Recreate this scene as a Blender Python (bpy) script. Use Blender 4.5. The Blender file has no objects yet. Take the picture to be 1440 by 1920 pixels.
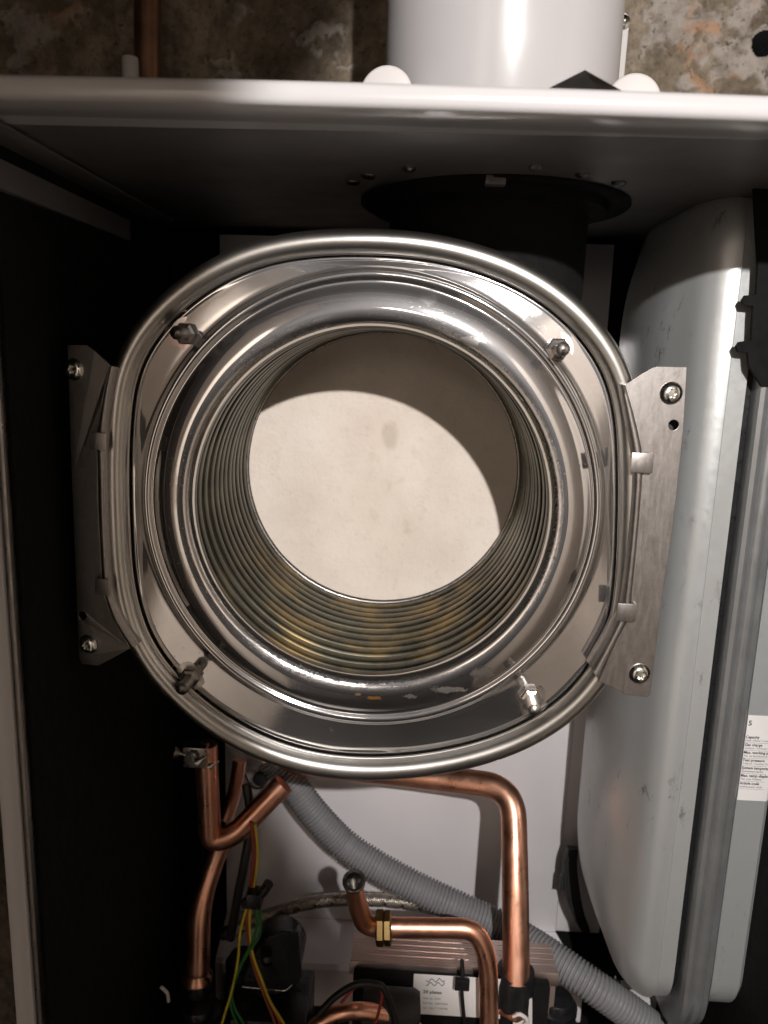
import bpy, bmesh, math, random
import numpy as np
from mathutils import Vector, Matrix, noise
random.seed(7)
PI = math.pi; R = math.radians
C = bpy.context.scene.collection
S = bpy.context.scene
# ------------------------------------------------------------------ camera
F = 1441.0; Z0 = 1.5
ROLL, PITCH, YAW = R(1.8), R(11.41), R(2.14)
ROT = Matrix.Rotation(YAW, 3, 'Z') @ Matrix.Rotation(PI/2-PITCH, 3, 'X') @ Matrix.Rotation(ROLL, 3, 'Z')
cam = bpy.data.cameras.new('camera'); camo = bpy.data.objects.new('camera', cam); C.objects.link(camo)
camo.matrix_world = Matrix.Translation((0, 0, Z0)) @ ROT.to_4x4()
cam.sensor_fit = 'VERTICAL'; cam.sensor_height = 36; cam.lens = F/1920*36
cam.clip_start = .01; cam.clip_end = 50
cam.dof.use_dof = True; cam.dof.focus_distance = .50; cam.dof.aperture_fstop = 8.5
S.camera = camo
# ------------------------------------------------------------------ light
w = bpy.data.worlds.new('World'); S.world = w; w.use_nodes = True
bg = w.node_tree.nodes['Background']; bg.inputs[0].default_value = (.9, .82, .74, 1); bg.inputs[1].default_value = .008
sp = bpy.data.lights.new('head_torch', 'SPOT'); so = bpy.data.objects.new('head_torch', sp); C.objects.link(so)
LP = Vector((.14, -.37, Z0+.265)); so.location = LP
az, el = R(14), R(-16)
so.rotation_euler = Vector((math.sin(az)*math.cos(el), math.cos(az)*math.cos(el), math.sin(el))).to_track_quat('-Z', 'Y').to_euler()
sp.energy = 41; sp.shadow_soft_size = .008; sp.spot_size = R(63); sp.spot_blend = .16; sp.color = (1, .96, .94)
al = bpy.data.lights.new('room_fill', 'POINT'); ao = bpy.data.objects.new('room_fill', al); C.objects.link(ao)  # unseen fill light added behind the camera
ao.location = (-.05, -.95, Z0+.20); al.energy = 1.7; al.shadow_soft_size = .06; al.color = (1, .84, .7)
def added_wall_light(x, tx, e, y=-1.15):  # unseen spots added so the steel reflects bright side walls
    l = bpy.data.lights.new('added_wall_light', 'SPOT'); o = bpy.data.objects.new('added_wall_light', l); C.objects.link(o)
    o.location = (x, y, Z0+.75); o.rotation_euler = (Vector((tx, y, Z0-.30))-Vector(o.location)).to_track_quat('-Z', 'Y').to_euler()
    l.energy = e; l.spot_size = R(66); l.spot_blend = .45; l.color = (1, .935, .88); l.shadow_soft_size = .03
added_wall_light(.35, -.56, 165); added_wall_light(-.30, .60, 60)
S.view_settings.view_transform = 'Standard'; S.view_settings.look = 'None'
S.view_settings.exposure = .06; S.view_settings.gamma = 1
S.cycles.max_bounces = 10; S.cycles.glossy_bounces = 6

# ------------------------------------------------------------------ helpers
def P(px, py, Y):
    d = ROT @ Vector(((px-720)/F, (960-py)/F, -1)); t = Y/d.y
    return Vector((d.x*t, Y, Z0+d.z*t))
ORG = {}
def org(o): return ORG.get(o.name, Vector((0, 0, 0))) if o else Vector((0, 0, 0))
def mo(name, vs, fs, m, parent=None, smooth=True, loc=None):
    """vs in world coordinates; the object hangs under parent or gets its own origin"""
    o0 = org(parent) if parent else (Vector(loc) if loc is not None else Vector((0, 0, 0)))
    me = bpy.data.meshes.new(name)
    me.from_pydata([tuple(Vector(v)-o0) for v in vs], [], fs)
    me.validate(); me.update()
    bm = bmesh.new(); bm.from_mesh(me); bmesh.ops.recalc_face_normals(bm, faces=bm.faces); bm.to_mesh(me); bm.free()
    if smooth:
        me.shade_smooth()
    if m: me.materials.append(m)
    o = bpy.data.objects.new(name, me); C.objects.link(o)
    if parent: o.parent = parent
    else: o.location = o0
    ORG[o.name] = o0
    return o
def sharp(o, ang=40):
    me = o.data; bm = bmesh.new(); bm.from_mesh(me)
    for e in bm.edges:
        if len(e.link_faces) == 2 and e.calc_face_angle(0) > R(ang): e.smooth = False
    bm.to_mesh(me); bm.free(); return o
def tag(o, label=None, cat=None, group=None, kind=None):
    if label: o['label'] = label
    if cat: o['category'] = cat
    if group: o['group'] = group
    if kind: o['kind'] = kind
    return o
def thing(name, loc, label, cat, group=None):
    o = bpy.data.objects.new(name, None); C.objects.link(o); o.location = loc; o.empty_display_size = .02
    ORG[o.name] = Vector(loc); return tag(o, label, cat, group)
def box_vf(x0, x1, y0, y1, z0, z1, b=0):
    bm = bmesh.new(); bmesh.ops.create_cube(bm, size=1)
    for v in bm.verts: v.co = Vector(((x0+x1)/2+v.co.x*(x1-x0), (y0+y1)/2+v.co.y*(y1-y0), (z0+z1)/2+v.co.z*(z1-z0)))
    if b: bmesh.ops.bevel(bm, geom=bm.edges[:], offset=b, segments=2, affect='EDGES', profile=.6)
    vs = [v.co.copy() for v in bm.verts]; fs = [[v.index for v in f.verts] for f in bm.faces]; bm.free(); return vs, fs
def box(name, x0, x1, y0, y1, z0, z1, m, parent=None, b=.001, loc=None):
    vs, fs = box_vf(x0, x1, y0, y1, z0, z1, b)
    return sharp(mo(name, vs, fs, m, parent, True, loc), 50)
def join(lst):
    V, Fc = [], []
    for vs, fs in lst:
        n = len(V); V += list(vs); Fc += [[i+n for i in f] for f in fs]
    return V, Fc
def catmull(pts, n=10, closed=False):
    pts = [Vector(p) for p in pts]; out = []; N = len(pts)
    rng = range(N) if closed else range(N-1)
    for i in rng:
        if closed: a, b, c, d = pts[i-1], pts[i], pts[(i+1) % N], pts[(i+2) % N]
        else: a = pts[i-1] if i else 2*pts[0]-pts[1]; b = pts[i]; c = pts[i+1]; d = pts[i+2] if i+2 < N else 2*pts[-1]-pts[-2]
        for k in range(n):
            t = k/n
            out.append(.5*((2*b)+(-a+c)*t+(2*a-5*b+4*c-d)*t*t+(-a+3*b-3*c+d)*t**3))
    if not closed: out.append(pts[-1])
    return out
def rounded(pts, rad, n=8):
    pts = [Vector(p) for p in pts]; out = [pts[0]]
    for i in range(1, len(pts)-1):
        a, b, c = pts[i-1], pts[i], pts[i+1]
        u = (a-b).normalized(); v = (c-b).normalized()
        r = min(rad, (a-b).length*.48, (c-b).length*.48)
        p, q = b+u*r, b+v*r
        for k in range(n+1):
            t = k/n; out.append((1-t)**2*p+2*t*(1-t)*b+t*t*q)
    out.append(pts[-1]); return out
def resample(path, step):
    L = [0]
    for i in range(1, len(path)): L.append(L[-1]+(path[i]-path[i-1]).length)
    n = max(2, int(L[-1]/step)); out = []; j = 0
    for k in range(n+1):
        s = L[-1]*k/n
        while j < len(L)-2 and L[j+1] < s: j += 1
        t = (s-L[j])/max(1e-9, L[j+1]-L[j]); out.append(path[j].lerp(path[j+1], min(1, max(0, t))))
    return out
def tube_vf(path, rad, seg=20, closed=False, caps=True, hollow=0):
    n = len(path); vs = []; fs = []
    T = []
    for i in range(n):
        a = path[i-1] if (i or closed) else path[0]; b = path[(i+1) % n] if (i < n-1 or closed) else path[-1]
        T.append((b-a).normalized())
    up = Vector((0, 1, 0)) if abs(T[0].y) < .8 else Vector((1, 0, 0))
    u = T[0].cross(up).normalized()
    for i in range(n):
        u = (u-T[i]*u.dot(T[i])).normalized(); v = T[i].cross(u)
        r = rad(i) if callable(rad) else rad
        for k in range(seg):
            a = 2*PI*k/seg; rr = r if not isinstance(r, (list, tuple)) else r[k % len(r)]
            vs.append(path[i]+(u*math.cos(a)+v*math.sin(a))*rr)
    m = n if closed else n-1
    for i in range(m):
        for k in range(seg):
            a, b = i*seg+k, i*seg+(k+1) % seg; c, d = ((i+1) % n)*seg+(k+1) % seg, ((i+1) % n)*seg+k
            fs.append([a, b, c, d])
    if caps and not closed:
        fs.append(list(range(seg))[::-1]); fs.append([(n-1)*seg+k for k in range(seg)])
    return vs, fs
def tube(name, path, rad, m, parent=None, seg=20, closed=False, caps=True, loc=None):
    vs, fs = tube_vf(path, rad, seg, closed, caps)
    return sharp(mo(name, vs, fs, m, parent, True, loc or (None if parent else path[0])), 60)
def lathe_vf(c, axis, prof, seg=48, lobes=0, lob=.0, closed=False):
    """prof: list of (radius, height along axis)"""
    axis = Vector(axis).normalized(); c = Vector(c)
    t = Vector((0, 0, 1)) if abs(axis.z) < .9 else Vector((1, 0, 0))
    u = axis.cross(t).normalized(); v = axis.cross(u); vs = []; fs = []
    for (r, h) in prof:
        for k in range(seg):
            a = 2*PI*k/seg; vs.append(c+axis*h+(u*math.cos(a)+v*math.sin(a))*r)
    n = len(prof)
    for i in range(n if closed else n-1):
        for k in range(seg):
            j = (i+1) % n
            fs.append([i*seg+k, i*seg+(k+1) % seg, j*seg+(k+1) % seg, j*seg+k])
    return vs, fs
def lathe(name, c, axis, prof, m, parent=None, seg=48, loc=None, closed=False, ang=40):
    vs, fs = lathe_vf(c, axis, prof, seg, closed=closed)
    return sharp(mo(name, vs, fs, m, parent, True, loc if loc is not None else (None if parent else c)), ang)
def plate(name, loops, y, th, m, parent=None, bevel=.0003, loc=None, axis='Y'):
    """loops: world points; first is the outline, the others are holes; front face at y, thickness goes to +y"""
    cu = bpy.data.curves.new('tmp', 'CURVE'); cu.dimensions = '2D'; cu.fill_mode = 'BOTH'
    cu.extrude = max(1e-5, th/2-bevel); cu.bevel_depth = bevel; cu.bevel_resolution = 1; cu.offset = -bevel
    for lp in loops:
        s = cu.splines.new('POLY'); s.points.add(len(lp)-1); s.use_cyclic_u = True
        for i, p in enumerate(lp): s.points[i].co = (p[0], p[1], 0, 1)
    o = bpy.data.objects.new('tmp', cu); C.objects.link(o)
    dg = bpy.context.evaluated_depsgraph_get(); me = bpy.data.meshes.new_from_object(o.evaluated_get(dg))
    vs = [Vector((v.co.x, y+th/2+v.co.z, v.co.y)) for v in me.vertices]; fs = [list(p.vertices) for p in me.polygons]
    bpy.data.objects.remove(o); bpy.data.curves.remove(cu); bpy.data.meshes.remove(me)
    ob = mo(name, vs, fs, m, parent, True, loc)
    bm = bmesh.new(); bm.from_mesh(ob.data); bmesh.ops.remove_doubles(bm, verts=bm.verts, dist=1e-6)
    bmesh.ops.recalc_face_normals(bm, faces=bm.faces)
    for f in bm.faces: f.smooth = False
    bm.to_mesh(ob.data); bm.free()
    return ob
def XZ(pxs, Y): return [(P(a, b, Y).x, P(a, b, Y).z) for a, b in pxs]
def circ(c, r, n=20): return [(c[0]+r*math.cos(2*PI*k/n), c[1]+r*math.sin(2*PI*k/n)) for k in range(n)]
def text(name, body, loc, size, m, parent, bold=False, rz=0, sx=1):
    cu = bpy.data.curves.new('tmp', 'FONT'); cu.body = body; cu.size = size; cu.resolution_u = 2
    cu.offset = size*(.022 if bold else .003); cu.space_character = 1.0
    o = bpy.data.objects.new('tmp', cu); C.objects.link(o)
    dg = bpy.context.evaluated_depsgraph_get(); me = bpy.data.meshes.new_from_object(o.evaluated_get(dg))
    vs = [Vector(loc)+Vector((v.co.x*sx, 0, v.co.y+v.co.x*rz)) for v in me.vertices]; fs = [list(p.vertices) for p in me.polygons]
    bpy.data.objects.remove(o); bpy.data.curves.remove(cu); bpy.data.meshes.remove(me)
    return mo(name, vs, fs, m, parent, False)

# ------------------------------------------------------------------ materials
class NT:
    def __init__(s, name):
        s.m = bpy.data.materials.new(name); s.m.use_nodes = True; s.t = s.m.node_tree; s.b = s.t.nodes['Principled BSDF']
        s.tc = s.t.nodes.new('ShaderNodeTexCoord')
    def n(s, ty, **k):
        x = s.t.nodes.new(ty)
        for a, v in k.items():
            if a == 'op': x.operation = v
            elif a == 'dt': x.data_type = v
        return x
    def l(s, a, b): s.t.links.new(a, b)
    def map(s, scale=(1, 1, 1), coord='Object'):
        mp = s.n('ShaderNodeMapping'); mp.inputs['Scale'].default_value = scale; s.l(s.tc.outputs[coord], mp.inputs[0]); return mp.outputs[0]
    def noise(s, sc, det=4, rough=.55, vec=None, dist=0):
        x = s.n('ShaderNodeTexNoise'); x.inputs['Scale'].default_value = sc; x.inputs['Detail'].default_value = det
        x.inputs['Roughness'].default_value = rough; x.inputs['Distortion'].default_value = dist
        s.l(vec or s.map(), x.inputs['Vector']); return x.outputs['Fac']
    def ramp(s, fac, stops):
        x = s.n('ShaderNodeValToRGB'); e = x.color_ramp.elements
        while len(e) < len(stops): e.new(.5)
        for i, (p, c) in enumerate(stops):
            e[i].position = p; e[i].color = tuple(c[:3])+(1,) if isinstance(c, (tuple, list)) else (c, c, c, 1)
        s.l(fac, x.inputs[0]); return x.outputs[0]
    def mix(s, fac, a, b, mode='MIX'):
        x = s.n('ShaderNodeMix', dt='RGBA'); x.blend_type = mode
        for i, v in ((0, fac), (6, a), (7, b)):
            if hasattr(v, 'is_output'): s.l(v, x.inputs[i])
            else: x.inputs[i].default_value = v if not isinstance(v, tuple) else (v+(1,) if len(v) == 3 else v)
        return x.outputs[2]
    def math(s, op, a, b=0, c=None, clamp=False):
        x = s.n('ShaderNodeMath', op=op); x.use_clamp = clamp
        for i, v in enumerate((a, b) if c is None else (a, b, c)):
            if hasattr(v, 'is_output'): s.l(v, x.inputs[i])
            else: x.inputs[i].default_value = v
        return x.outputs[0]
    def set(s, **k):
        nm = dict(col='Base Color', rough='Roughness', metal='Metallic', spec='Specular IOR Level', coat='Coat Weight', coatr='Coat Roughness', aniso='Anisotropic')
        for a, v in k.items():
            i = s.b.inputs[nm[a]]
            if hasattr(v, 'is_output'): s.l(v, i)
            else: i.default_value = v+(1,) if isinstance(v, tuple) and len(v) == 3 else v
        return s
    def bump(s, h, st=.3, d=.001):
        x = s.n('ShaderNodeBump'); x.inputs['Strength'].default_value = st; x.inputs['Distance'].default_value = d
        s.l(h, x.inputs['Height']); s.l(x.outputs[0], s.b.inputs['Normal']); return s
def plain(name, col, rough=.5, metal=0, var=.12, nsc=60, bst=.15, bd=.0003, spec=.5, rvar=.08):
    t = NT(name); nf = t.noise(nsc, 5)
    lo = tuple(c*(1-var) for c in col); hi = tuple(min(1, c*(1+var)) for c in col)
    t.set(col=t.ramp(nf, [(.3, lo), (.7, hi)]), metal=metal, spec=spec)
    t.set(rough=t.ramp(t.noise(nsc*2.3, 4), [(.3, max(.02, rough-rvar)), (.7, min(1, rough+rvar))]))
    if bst: t.bump(t.noise(nsc*8, 3), bst, bd)
    return t.m
M = {}
M['white'] = plain('white_enamel', (.48, .462, .462), .19, 0, .03, 9, .12, .0004, .5, .05)
M['whitepl'] = plain('white_plastic', (.62, .59, .57), .4, 0, .04, 20, .1)
M['panel'] = plain('pale_galvanised_panel', (.74, .71, .72), .38, .1, .05, 8, .08, .0003)
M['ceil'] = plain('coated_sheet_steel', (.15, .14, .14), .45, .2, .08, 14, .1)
M['foam'] = plain('black_foam_and_shade', (.006, .0055, .0055), .85, 0, .3, 60, .4, .0008, .2)  # foam; also paints shade in the wall hole and on the flue collar and outlet
M['black'] = plain('black_plastic', (.012, .012, .013), .32, 0, .3, 80, .12, .0003, .45)
M['rubber'] = plain('black_rubber', (.02, .02, .021), .55, 0, .3, 60, .2)
M['steel'] = plain('satin_steel', (.52, .49, .46), .30, 1, .08, 60, .12, .0002)
M['darksteel'] = plain('dark_steel', (.20, .185, .17), .34, 1, .15, 60, .15)
M['zinc'] = plain('zinc_screw', (.68, .68, .64), .22, 1, .08, 90, .1)
M['brass'] = plain('brass', (.30, .21, .09), .34, 1, .2, 90, .15)
M['hose'] = plain('grey_hose_plastic', (.20, .198, .205), .45, 0, .06, 30, .1)
M['wallpipe'] = plain('tarnished_copper', (.30, .17, .11), .4, .9, .3, 30, .2)
for k, c in dict(red=(.30, .035, .022), green=(.02, .13, .028), yellow=(.50, .40, .03), brown=(.20, .065, .03), cable=(.012, .011, .011)).items():
    M[k] = plain(k+'_wire_sheath', c, .45, 0, .1, 50, 0)
M['paper'] = plain('label_paper', (.78, .75, .73), .5, 0, .02, 30, .05)
M['ink'] = plain('label_ink', (.03, .028, .03), .6, 0, .05, 30, 0)
M['greyink'] = plain('grey_label_ink', (.16, .16, .19), .6, 0, .05, 30, 0)
# galvanised bracket
def bracket_mat():
    t = NT('brushed_bracket_steel'); v = t.map((500, 60, 90)); n1 = t.noise(1.0, 5, .6, v); n2 = t.noise(240, 4, .7)
    t.set(col=t.mix(n2, (.25, .23, .215), (.42, .39, .37)), metal=1.0, rough=t.ramp(n1, [(.3, .34), (.7, .46)]))
    return t.bump(t.noise(500, 3), .15, .0002).m
M['bracket'] = bracket_mat()
# copper
def copper():
    t = NT('copper_pipe'); n1 = t.noise(26, 6, .65, dist=.6); n2 = t.noise(120, 5)
    c = t.ramp(n1, [(.25, (.72, .34, .21)), (.5, (.86, .46, .32)), (.75, (.90, .53, .39))])
    c = t.mix(t.ramp(n2, [(.60, 0.0), (.74, .5)]), c, (.28, .12, .075))
    t.set(col=c, metal=1, rough=t.ramp(t.noise(70, 5), [(.3, .26), (.7, .42)])); return t.bump(t.noise(300, 3), .12, .0003).m
M['copper'] = copper()
# stainless of the exchanger: object origin is the mouth centre
def stainless(name, base, r0, r1, spots=True, grit=None, dirt=.0, sheen=0, marks=(), bst=.18):
    t = NT(name)
    sx = t.n('ShaderNodeSeparateXYZ'); t.l(t.tc.outputs['Object'], sx.inputs[0])
    rad = t.math('SQRT', t.math('ADD', t.math('MULTIPLY', sx.outputs[0], sx.outputs[0]), t.math('MULTIPLY', sx.outputs[2], sx.outputs[2])))
    n1 = t.noise(24, 5, .6, dist=.5); n2 = t.noise(260, 6, .7); n3 = t.noise(9, 3)
    c = t.mix(n1, tuple(x*.82 for x in base), tuple(min(1, x*1.1) for x in base))
    rough = t.ramp(n3, [(.35, r0), (.65, r1)])
    rough = t.math('ADD', rough, t.math('MULTIPLY', t.math('SUBTRACT', n2, .5), .05), clamp=True)
    h = t.math('MULTIPLY', n1, .4)
    if spots:
        vo = t.n('ShaderNodeTexVoronoi'); vo.inputs['Scale'].default_value = 230; t.l(t.map(), vo.inputs['Vector'])
        spt = t.math('MULTIPLY', t.ramp(vo.outputs['Distance'], [(.06, 1.0), (.16, 0.0)]), t.ramp(t.noise(16, 3), [(.52, 0.0), (.62, 1.0)]))
        c = t.mix(t.math('MULTIPLY', spt, .45), c, (.20, .16, .13)); rough = t.math('ADD', rough, t.math('MULTIPLY', spt, .25), clamp=True)
        v2 = t.n('ShaderNodeTexVoronoi'); v2.inputs['Scale'].default_value = 420; t.l(t.map(), v2.inputs['Vector'])
        s2 = t.math('MULTIPLY', t.ramp(v2.outputs['Distance'], [(.05, 1.0), (.10, 0.0)]), t.ramp(t.noise(22, 4), [(.50, 0.0), (.60, 1.0)]))
        c = t.mix(s2, c, (.60, .84, .82)); rough = t.math('ADD', rough, t.math('MULTIPLY', s2, .5), clamp=True)
    if grit:
        for (rc, wd, am) in grit:
            off = t.math('MULTIPLY', t.math('SUBTRACT', t.noise(60, 3), .5), wd*1.2)
            d = t.math('ABSOLUTE', t.math('SUBTRACT', t.math('ADD', rad, off), rc))
            g = t.ramp(t.math('DIVIDE', d, wd), [(.35, 1.0), (1, 0.0)])
            g = t.math('MULTIPLY', g, t.ramp(t.noise(330, 5, .75), [(.42, 0.0), (.56, 1.0)]))
            g = t.math('MULTIPLY', g, t.ramp(t.noise(14, 2), [(.35, .25), (.55, 1.0)]))
            g = t.math('MULTIPLY', g, am)
            c = t.mix(g, c, t.mix(t.noise(800, 2), (.07, .06, .055), (.42, .41, .40))); rough = t.math('ADD', rough, t.math('MULTIPLY', g, .5), clamp=True)
            h = t.math('ADD', h, t.math('MULTIPLY', g, 1.6))
    if dirt:
        st = t.ramp(t.noise(18, 5, .6, t.map((1, .25, 1))), [(.45, 0.0), (.7, dirt)])
        low = t.ramp(t.math('MULTIPLY', sx.outputs[2], -9), [(.35, 0.0), (.9, 1.0)])
        c = t.mix(st, c, (.14, .135, .10)); c = t.mix(t.math('MULTIPLY', low, t.ramp(t.noise(30, 4), [(.46, 0.0), (.68, .6)])), c, (.40, .28, .11))
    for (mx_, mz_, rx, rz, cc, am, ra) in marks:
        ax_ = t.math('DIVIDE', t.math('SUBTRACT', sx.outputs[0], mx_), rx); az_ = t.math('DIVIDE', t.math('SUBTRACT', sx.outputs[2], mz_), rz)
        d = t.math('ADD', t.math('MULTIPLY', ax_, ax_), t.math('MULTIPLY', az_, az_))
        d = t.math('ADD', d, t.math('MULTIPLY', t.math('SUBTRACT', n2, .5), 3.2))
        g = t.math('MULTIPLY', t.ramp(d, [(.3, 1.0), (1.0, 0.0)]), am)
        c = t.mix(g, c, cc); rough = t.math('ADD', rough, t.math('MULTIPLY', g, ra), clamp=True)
    t.set(col=c, metal=1, rough=rough); t.bump(h, bst, .0004)
    if sheen:
        b2 = t.n('ShaderNodeBsdfPrincipled'); t.l(c, b2.inputs['Base Color']) if hasattr(c, 'is_output') else None
        b2.inputs['Metallic'].default_value = 1; b2.inputs['Roughness'].default_value = .46
        mx = t.n('ShaderNodeMixShader'); mx.inputs[0].default_value = sheen; out = t.t.nodes['Material Output']
        t.l(t.b.outputs[0], mx.inputs[1]); t.l(b2.outputs[0], mx.inputs[2]); t.l(mx.outputs[0], out.inputs[0])
    return t.m

# ================================================================== the room
YW = .82                                                        # face of the old wall behind the boiler
def room():
    pl = plain('beige_side_plaster', (.68, .61, .54), .8, 0, .06, 6, .2)
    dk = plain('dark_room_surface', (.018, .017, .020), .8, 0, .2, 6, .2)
    def q(name, pts, m):
        tag(mo(name, pts, [[0, 1, 2, 3]], m, None, False, pts[0]), kind='structure')
    q('wall_left', [(-.56, -1.6, 0), (-.56, -.12, 0), (-.56, -.12, 2.5), (-.56, -1.6, 2.5)], pl)
    q('wall_left_dark', [(-.56, -.12, 0), (-.56, YW+.02, 0), (-.56, YW+.02, 2.5), (-.56, -.12, 2.5)], dk)  # unseen stretch of wall made dark so the left bracket reflects less
    q('wall_right', [(.60, -1.6, 0), (.60, YW+.02, 0), (.60, YW+.02, 2.5), (.60, -1.6, 2.5)], pl)
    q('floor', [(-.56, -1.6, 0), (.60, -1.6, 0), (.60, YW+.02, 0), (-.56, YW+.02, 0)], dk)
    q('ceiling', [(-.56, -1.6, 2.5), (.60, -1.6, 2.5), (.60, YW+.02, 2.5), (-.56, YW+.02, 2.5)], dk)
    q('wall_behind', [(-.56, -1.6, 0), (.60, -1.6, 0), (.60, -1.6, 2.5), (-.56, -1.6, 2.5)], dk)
room()
def stone_wall():
    t = NT('old_mortar_wall')
    n1 = t.noise(5, 8, .68, dist=.6); n2 = t.noise(38, 8, .72); n3 = t.noise(150, 4, .7); at = t.n('ShaderNodeAttribute'); at.attribute_name = 'flake'
    base = t.ramp(n1, [(.32, (.13, .10, .07)), (.48, (.29, .235, .17)), (.6, (.42, .35, .27)), (.72, (.26, .21, .145))])
    base = t.mix(t.ramp(n2, [(.42, .65), (.6, 0.0)]), base, (.075, .058, .04))
    skin = t.mix(n2, (.34, .30, .265), (.50, .45, .40))
    rust = t.ramp(t.noise(13, 4, .6), [(.53, 0.0), (.60, 1.0)])
    skin = t.mix(t.math('MULTIPLY', rust, .8), skin, (.50, .26, .13))
    c = t.mix(t.math('MULTIPLY', at.outputs['Fac'], t.ramp(n2, [(.35, .35), (.55, .85)])), base, skin)
    c = t.mix(t.ramp(n3, [(.32, .8), (.42, 0.0)]), c, (.05, .04, .03))
    t.set(col=c, rough=.88, spec=.3); t.bump(t.math('ADD', n2, t.math('MULTIPLY', n3, .5)), .7, .002)
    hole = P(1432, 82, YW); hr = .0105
    x0, x1, z0, z1 = -.555, .595, .02, 2.48
    # fine grid only where the photograph shows the wall
    a, b = P(-60, 0, YW).x, P(1500, 0, YW).x; zb, zt = P(700, 240, YW).z, P(700, -60, YW).z
    xs = [x0]+list(np.linspace(a, b, 560))+[x1]; zs = [z0, .9]+list(np.linspace(1.45, zb, 8))[:-1]+list(np.linspace(zb, zt, 130))+[z1]
    vs = []; fl = []
    for z in zs:
        for x in xs:
            p = Vector((x, z, 0))
            big = noise.fractal(p*9, 1, 2, 5); mid = noise.fractal(p*40+Vector((3, 1, 0)), 1, 2, 5)
            fk = (.12 if x > .2 else -.34)+noise.fractal(p*19+Vector((7.3, 2.2, 0)), .8, 2.1, 6)+.2*noise.noise(p*90)
            f = min(1, max(0, (fk-.06)*5)) ; d = -.004*big-.0022*mid-.0028*f
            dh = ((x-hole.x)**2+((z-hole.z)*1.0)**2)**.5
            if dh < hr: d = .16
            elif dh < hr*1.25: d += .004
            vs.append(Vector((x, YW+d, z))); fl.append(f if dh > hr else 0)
    nx = len(xs); fs = [[j*nx+i, j*nx+i+1, (j+1)*nx+i+1, (j+1)*nx+i] for j in range(len(zs)-1) for i in range(nx-1)]
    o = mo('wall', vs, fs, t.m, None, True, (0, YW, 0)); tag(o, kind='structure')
    o.data.materials.append(M['foam'])  # second slot paints the hole black in place of the shade inside
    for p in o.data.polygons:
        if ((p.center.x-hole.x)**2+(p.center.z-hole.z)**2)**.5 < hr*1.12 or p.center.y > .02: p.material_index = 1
    at = o.data.attributes.new('flake', 'FLOAT', 'POINT'); at.data.foreach_set('value', fl)
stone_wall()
tag(tube('wall_pipe', [P(277, -120, .79), P(277, 260, .79)], .0125, M['wallpipe'], seg=32), 'tarnished brown copper pipe running up the old wall at the left', 'pipe')
def cable_stub():
    t = thing('pipe_stub', P(245, 150, .74), 'short white plastic stub standing up behind the casing top next to the brown wall pipe', 'pipe')
    lathe('tube', P(244, 108, .74)-Vector((0, 0, .06)), (0, 0, 1), [(0, 0), (.0072, 0), (.0072, .0585), (.0066, .060), (.0052, .060), (.005, .04), (0, .04)], M['whitepl'], t, 24)
cable_stub()

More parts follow.
